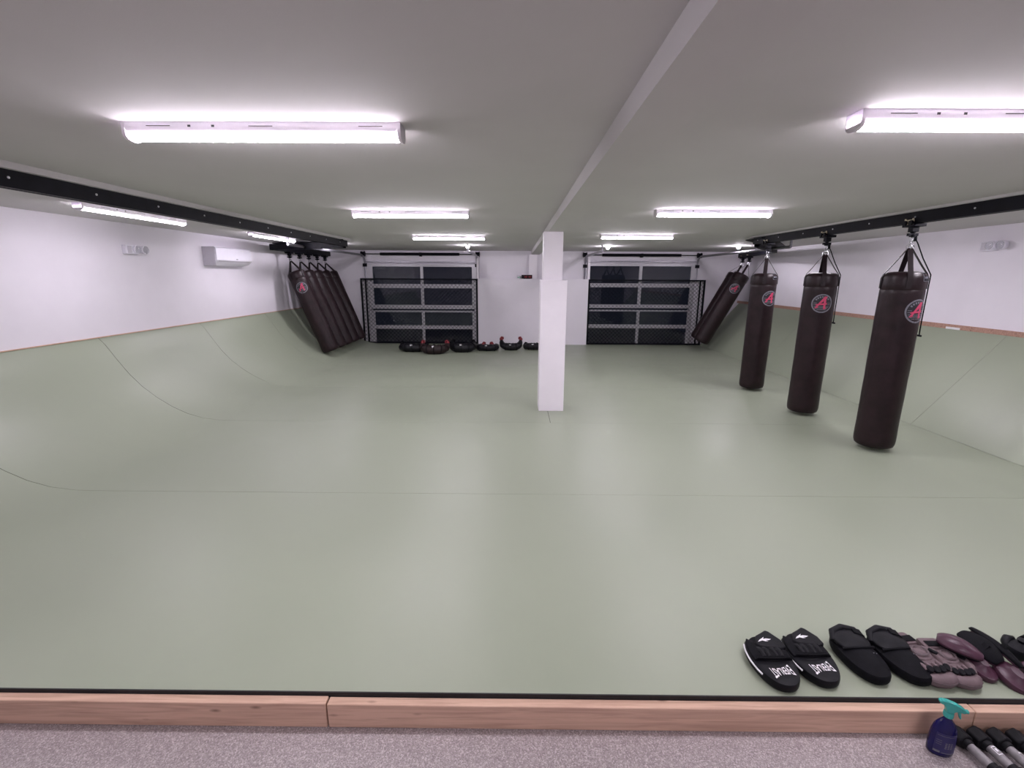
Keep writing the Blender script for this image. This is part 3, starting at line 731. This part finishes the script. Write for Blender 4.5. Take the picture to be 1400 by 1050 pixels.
def everlast_mitt(x, y, rot, label):
    t = thing('focus_mitt', label, 'focus mitt', (x, y, 0), (0, 0, rot), 'focus mitts on the mat edge')
    ol = oval(40, .094, .148, 2.3)
    ol = [(px*(1 - .10*max(0, -py)/.148), py - (.022 if (py > .11 and px < .05) else 0) ) for px, py in ol]
    pad(MB(), ol, .002, .046, .09, .004).build('pad', M['black_vinyl'], t)
    # finger cover on the upper half
    hood = [(px*.93, py*.90+.012) for px, py in ol if py > -.035]
    hm = MB(); pad(hm, hood, .040, .056, .08, .012); hm.build('finger_cover', M['black_fabric'], t)
    fl = MB().prism([(-.050, .062), (-.020, .112), (.014, .130), (.042, .147), (.056, .138), (.086, .085), (.088, .040), (.060, .030), (-.03, .045)], .050, .0705, 'z').build('cuff_flap', M['black_vinyl'], t); bevel(fl, .006, 2)
    for k, xx in enumerate((-.045, -.022, .012, .036)):
        MB().tube([(xx, .045, .063), (xx+.004, .022, .070), (xx+.006, -.008, .064)], [.009, .011, .008], 8, flat=.5).build('finger_slot', M['black_vinyl'], t)
    MB().tube([(-.075, -.012, .060), (0, -.022, .066), (.075, -.012, .060)], .0035, 6).build('seam', M['webbing'], t)
    pip = [(px*1.012, py*1.012, .034) for px, py in ol if px < -.055 and -.075 < py < .10]
    pip.sort(key=lambda p: p[1]); MB().tube(pip, .0042, 6).build('piping', M['print_white'], t)
    lv, lf = text_polys('EVERLAST', .012)
    mb = MB(); vv = []
    for u, v in lv:
        sc = .62 + 1.5*u*u*1.1
        X, Y = u*.098, v*.050*sc*1.15; c, s = math.cos(PI+.16), math.sin(PI+.16)
        vv.append((X*c - Y*s, X*s + Y*c - .078, .0512))
    mb.add(vv, lf).build('lettering', M['print_white'], t)
    # white swoosh emblem at the cuff end
    em = MB(); z = .0716
    em.add([(-.030, .070, z), (-.016, .083, z), (.0, .092, z), (.012, .100, z), (.004, .088, z), (.018, .090, z), (.040, .086, z), (.028, .080, z), (.010, .080, z), (.022, .074, z), (.008, .072, z), (-.006, .078, z), (-.016, .074, z)],
           [(0, 1, 12), (1, 11, 12), (1, 2, 4, 11), (2, 3, 4), (4, 8, 11), (4, 5, 8), (5, 6, 7, 8), (8, 9, 10, 11)])
    em.build('emblem', M['print_white'], t)
    return t
everlast_mitt(1.178, 1.800, .02, 'leftmost black focus mitt with white lettering and white side piping')
everlast_mitt(1.366, 1.822, .02, 'second black focus mitt from left with white lettering')
def plain_mitt(x, y, rot, label):
    t = thing('focus_mitt', label, 'focus mitt', (x, y, 0), (0, 0, rot), 'focus mitts on the mat edge')
    ol = [(px*(1+.08*(py/.15)), py) for px, py in oval(40, .084, .140, 2.4)]
    pad(MB(), ol, .002, .052, .14, .024).build('pad', M['black_fabric'], t)
    hood = [(px*.98, py*.62+.072) for px, py in oval(32, .080, .115, 2.6)]
    hm = MB(); hood = [(px, py-.07) for px, py in hood]; pad(hm, hood, .054, .072, .12, .012, Matrix.Translation((0, .066, 0))); hm.build('palm_cover', M['black_vinyl'], t)
    MB().tube([(-.080, .070, .058), (-.055, .112, .072), (0, .130, .076), (.055, .116, .072), (.078, .078, .058)], [.011, .015, .017, .015, .011], 10).build('cuff', M['black_vinyl'], t)
    MB().tube([(-.074, .015, .064), (-.03, .002, .078), (.03, .002, .078), (.074, .015, .064)], .006, 6).build('seam', M['webbing'], t)
    MB().strap([(.035, .10, .084), (.07, .09, .078), (.090, .07, .050), (.088, .05, .02)], .035, .006, (0.2, 1, 0)).build('wrist_strap', M['webbing'], t)
    for k in range(7):
        MB().bbox((-.01+.010*k, -.030+.002*(k % 3), .0715), (.004, .004, .001), .0004).build('print_fleck', M['logo_grey'], t)
    return t
plain_mitt(1.600, 1.832, .06, 'thick plain black focus mitt right of the lettered pair')
plain_mitt(1.778, 1.828, .10, 'plain black focus mitt touching the grey gloves')

# ------------------------------------------------------------------ grey open-palm gloves
def grey_glove(x, y, rot, label):
    t = thing('grappling_glove', label, 'glove', (x, y, 0), (0, 0, rot), 'grey gloves on the mat edge')
    pad(MB(), [(px, py) for px, py in oval(32, .068, .105, 2.5)], .002, .048, .18, .014).build('hand_pad', M['grey_leather'], t)
    MB().tube([(-.068, -.088, .028), (-.035, -.112, .029), (0, -.118, .029), (.035, -.112, .029), (.068, -.088, .028)], [.020, .027, .029, .027, .020], 12).build('knuckle_roll', M['grey_leather'], t)
    MB().tube([(-.064, -.120, .036), (-.03, -.142, .037), (.0, -.147, .037), (.03, -.142, .037), (.064, -.120, .036)], .0022, 5).build('seam', M['grey_seam'], t)
    for k, xx in enumerate((-.042, -.015, .013, .040)):
        yy = -.074 - .010*math.cos(xx*30)
        T = Matrix.Translation((xx, yy, .056)) @ Matrix.Rotation(.6, 4, 'X')
        MB().lathe([(.003, .0), (.0145, .002), (.0155, .010), (.012, .014)], 12, T).build('finger_hole', M['black_vinyl'], t)
        MB().tube([(xx-.014, yy-.002, .056), (xx-.014, yy+.014, .062), (xx-.013, yy+.030, .060)], [.007, .010, .007], 8).build('finger_divider', M['grey_leather'], t)
    pad(MB(), [(px, py) for px, py in oval(24, .045, .042, 2.4)], .052, .066, .2, .010, Matrix.Translation((.0, .005, 0))).build('palm_pad', M['grey_leather'], t)
    MB().torus(.020, .003, 18, 5, Matrix.Translation((0, .005, .077)) @ Matrix.Diagonal((1.6, 1.4, .6, 1))).build('palm_stitching', M['grey_seam'], t)
    MB().bbox((0, .095, .036), (.112, .075, .058), .016).build('cuff', M['grey_leather'], t)
    MB().bbox((.006, .086, .0668), (.092, .034, .004), .0015).build('wrist_strap', M['black_fabric'], t)
    MB().tube([(.055, .045, .04), (.080, .01, .045), (.082, -.04, .042), (.066, -.075, .036)], [.016, .021, .020, .013], 10).build('thumb', M['grey_leather'], t)
    MB().tube([(.066, .02, .058), (.076, -.012, .062)], [.010, .008], 8).build('thumb_opening', M['black_vinyl'], t)
    return t
grey_glove(1.862, 1.818, .14, 'left mauve grey open palm glove beside the black mitts')
grey_glove(1.975, 1.802, .0, 'right mauve grey open palm glove beside the maroon guards').scale = (.88, .92, .92)

# ------------------------------------------------------------------ maroon shin guards
def plate(mb, P0, P1, wd, arch, thick, roll=0.0, tip=1.0):      # arched plate from P0 to P1, rounded at both ends
    A, B = Vector(P0), Vector(P1); d = (B-A).normalized(); sd = d.cross(Vector((0, 0, 1))).normalized(); up = sd.cross(d).normalized()
    sd, up = sd*math.cos(roll) + up*math.sin(roll), up*math.cos(roll) - sd*math.sin(roll)
    def fn(u, v):
        e = math.sin(PI*(.05+.90*v))**.5; e *= 1 - (1-tip)*v
        x = (u-.5)*2
        return A + (B-A)*v + sd*(x*wd/2*e) + up*(arch*(1-x*x)*e + .012*math.sin(PI*v))
    return mb.grid(fn, 10, 12, tuple(-up*thick))
def shin_guard(label, shin, wd, arch, roll, tip, shin_mat, foot, foot_r, foot_rot, foot_tilt, strap=True):
    base = (foot[0], foot[1], 0)
    t = thing('shin_guard', label, 'shin guard', base, group='shin guards piled on the mat edge')
    b_ = Vector(base); P0, P1 = Vector(shin[0])-b_, Vector(shin[1])-b_
    subsurf(plate(MB(), P0, P1, wd, arch, .012, roll, tip).build('shin_plate', M[shin_mat], t), 1)
    q = Vector((0, 0, .0125))
    subsurf(plate(MB(), P0.lerp(P1, .04)-q, P1.lerp(P0, .04)-q, wd*.92, arch, .010, roll, tip).build('lining', M['black_fabric' if shin_mat == 'maroon' else 'maroon'], t), 1)
    T = Matrix.Translation((0, 0, foot[2])) @ Matrix.Rotation(foot_rot, 4, 'Z') @ Matrix.Rotation(foot_tilt, 4, 'X')
    pad(MB(), oval(28, foot_r[0], foot_r[1], 2.2), 0, .034, .2, .026, T).build('foot_pad', M['maroon'], t)
    if not strap: return t
    m = P0.lerp(P1, .62); d = (P1-P0).normalized(); sd = d.cross(Vector((0, 0, 1))).normalized()
    MB().strap([m - sd*wd*.46 + Vector((0, 0, -.03)), m - sd*wd*.40 + Vector((0, 0, .004)), m + Vector((0, 0, arch+.018)), m + sd*wd*.40 + Vector((0, 0, .004)), m + sd*wd*.46 + Vector((0, 0, -.03))], .022, .003, d).build('strap', M['webbing'], t)
    return t
shin_guard('maroon shin guard whose glossy plate is tipped up over the grey gloves', ((1.985, 1.885, .098), (2.105, 1.775, .082)), .105, .024, -.25, .75, 'maroon', (2.098, 1.790, .010), (.048, .072), .25, .28, False)
shin_guard('black plated shin guard with large round maroon foot pad in front', ((2.135, 1.925, .092), (2.175, 1.765, .066)), .112, .016, -.2, 1, 'black_fabric', (2.200, 1.735, .006), (.056, .074), .15, .30)
shin_guard('shin guard with pointed narrow black plate, rightmost in the pile', ((2.205, 1.950, .096), (2.255, 1.745, .060)), .060, .012, .35, 1, 'black_fabric', (2.318, 1.730, .006), (.054, .074), .1, .25)
gg = thing('boxing_glove', 'dark navy boxing glove lying behind the shin guard pile', 'glove', (2.385, 1.880, 0), (0, 0, -1.25)); gg.scale = (.72, .72, .80)
pad(MB(), oval(28, .068, .082, 2.2), .004, .07, .28, .04).build('fist', M['black_vinyl'], gg)
MB().tube([(-.03, -.062, .045), (-.045, -.052, .05), (-.062, -.03, .056), (-.072, .005, .06), (-.062, .045, .056), (-.05, .06, .05)], [.006, .018, .024, .026, .020, .006], 12).build('thumb', M['black_vinyl'], gg)
MB().tube([(0, .07, .05), (0, .15, .05)], [.055, .058], 16).build('cuff', M['black_fabric'], gg)

# ------------------------------------------------------------------ spray bottle
sp = thing('spray_bottle', 'deep blue spray bottle with teal trigger head standing at the curb', 'bottle', (1.728, 1.524, FZ), (0, 0, -.25)); sp.scale = (.80, .80, .80)
bd = MB(); pr = [(.050, 0), (.055, .006), (.057, .02), (.057, .075), (.054, .110), (.047, .138), (.035, .158), (.023, .172), (.0165, .180), (.0165, .196), (.014, .198)]; pr = [(r, z*1.17) for r, z in pr]
bd.lathe(pr, 32, None, True, 1.0, .62).build('bottle_body', M['blue_bottle'], sp)
def lab(u, v):
    a = -PI/2 + (u-.5)*1.75; rr = .0582 if v < .6 else .0582 - (v-.6)*.012
    return (rr*math.cos(a), rr*.62*math.sin(a), .026 + v*.112)
lb_ = MB().grid(lab, 12, 8).build('label', M['blue_label'], sp)
pm = MB()
def on_label(u0, u1, v0, v1):
    pm.grid(lambda u, v: tuple(Vector(lab(u0+(u1-u0)*u, v0+(v1-v0)*v))*1.0 + Vector((0, -.0012, 0))), 3, 1)
on_label(.02, .30, .02, .12)
on_label(.36, .95, .02, .05)
for r_ in range(4):
    for c_ in range(3): on_label(.45+c_*.12, .53+c_*.12, .28+r_*.085, .33+r_*.085)
on_label(.05, .92, .88, .90)
for r_ in range(3): on_label(.06, .30, .45+r_*.1, .47+r_*.1)
pm.build('label_print', M['logo_grey'], lb_)
MB().lathe([(.020, .186), (.0205, .190), (.0205, .208), (.017, .212)], 20).build('collar', M['teal'], sp).location.z = .035
hd = MB().prism([(-.062, .284), (-.060, .272), (-.042, .266), (-.030, .252), (-.022, .232), (-.019, .210), (.018, .210), (.024, .226), (.040, .230), (.066, .226), (.078, .230), (.080, .244), (.060, .262), (.020, .282), (-.020, .294), (-.050, .296)], -.0135, .0135, 'y').build('trigger_head', M['teal'], sp); HS = (.82, .95, .78); HZ = .245 - .210*.78
hd.scale = HS; hd.location.z = HZ
bevel(hd, .006, 3)
tr = bevel(MB().prism([(.040, .232), (.056, .230), (.060, .200), (.064, .180), (.056, .178), (.050, .196)], -.008, .008, 'y').build('trigger', M['teal'], sp), .003); tr.scale = HS; tr.location.z = HZ
nz = MB().lathe([(.009, 0), (.011, .004), (.011, .012), (.006, .016)], 14, Matrix.Translation((.078, 0, .237)) @ Matrix.Rotation(PI/2, 4, 'Y')).build('nozzle', M['teal'], sp); nz.scale = HS; nz.location.z = HZ

# ------------------------------------------------------------------ dumbbells lying on the floor against the curb
def make_dumbbell():
    t = thing('dumbbell', '', 'dumbbell')
    for y0, y1 in ((-.055, .0), (-.225, -.168)):
        hx = [(.035*math.cos(PI/6+k*PI/3), .035+.035*math.sin(PI/6+k*PI/3)) for k in range(6)]
        bevel(MB().prism(hx, y0, y1, 'y').build('head', M['rubber'], t), .006, 3)
    for y0, y1 in ((-.072, -.052), (-.170, -.150)):
        MB().tube([(0, y0, .036), (0, y1, .036)], .021, 16).build('collar', M['rubber'], t)
    MB().tube([(0, -.154, .036), (0, -.13, .036), (0, -.11, .036), (0, -.09, .036), (0, -.068, .036)], [.0165, .0175, .0185, .0175, .0165], 18).build('grip', M['grip'], t)
    return t
db0 = make_dumbbell()
dl = ['leftmost black and grey dumbbell, right beside the blue spray bottle', 'second dumbbell from the spray bottle, white box print on its grip',
      'third dumbbell from the spray bottle, white stripe print on its grip', 'fourth dumbbell from the spray bottle, against the curb', 'rightmost dumbbell at the edge of the photo']
for k, lb in enumerate(dl):
    o = db0 if k == 0 else copy_tree(db0)
    o.location = (1.832 + .076*k, 1.586 - .004*k, FZ); o.rotation_euler = (0, 0, .10 - .02*k); o['label'] = lb; o['group'] = 'dumbbells lined up on the floor'
    if k in (1, 2):
        mb = MB()
        def q(a0, a1, y0, y1): mb.grid(lambda u, v: (.0190*math.cos(a0+(a1-a0)*u), y0+(y1-y0)*v, .036+.0190*math.sin(a0+(a1-a0)*u)), 4, 1)
        if k == 1:
            q(1.2, 2.2, -.082, -.079); q(1.2, 2.2, -.112, -.109); q(1.2, 1.3, -.112, -.079); q(2.1, 2.2, -.112, -.079); q(1.5, 1.9, -.100, -.088)
        else: q(1.0, 1.25, -.145, -.100); q(1.0, 1.7, -.103, -.099)
        mb.build('grip_print', M['print_white'], o)
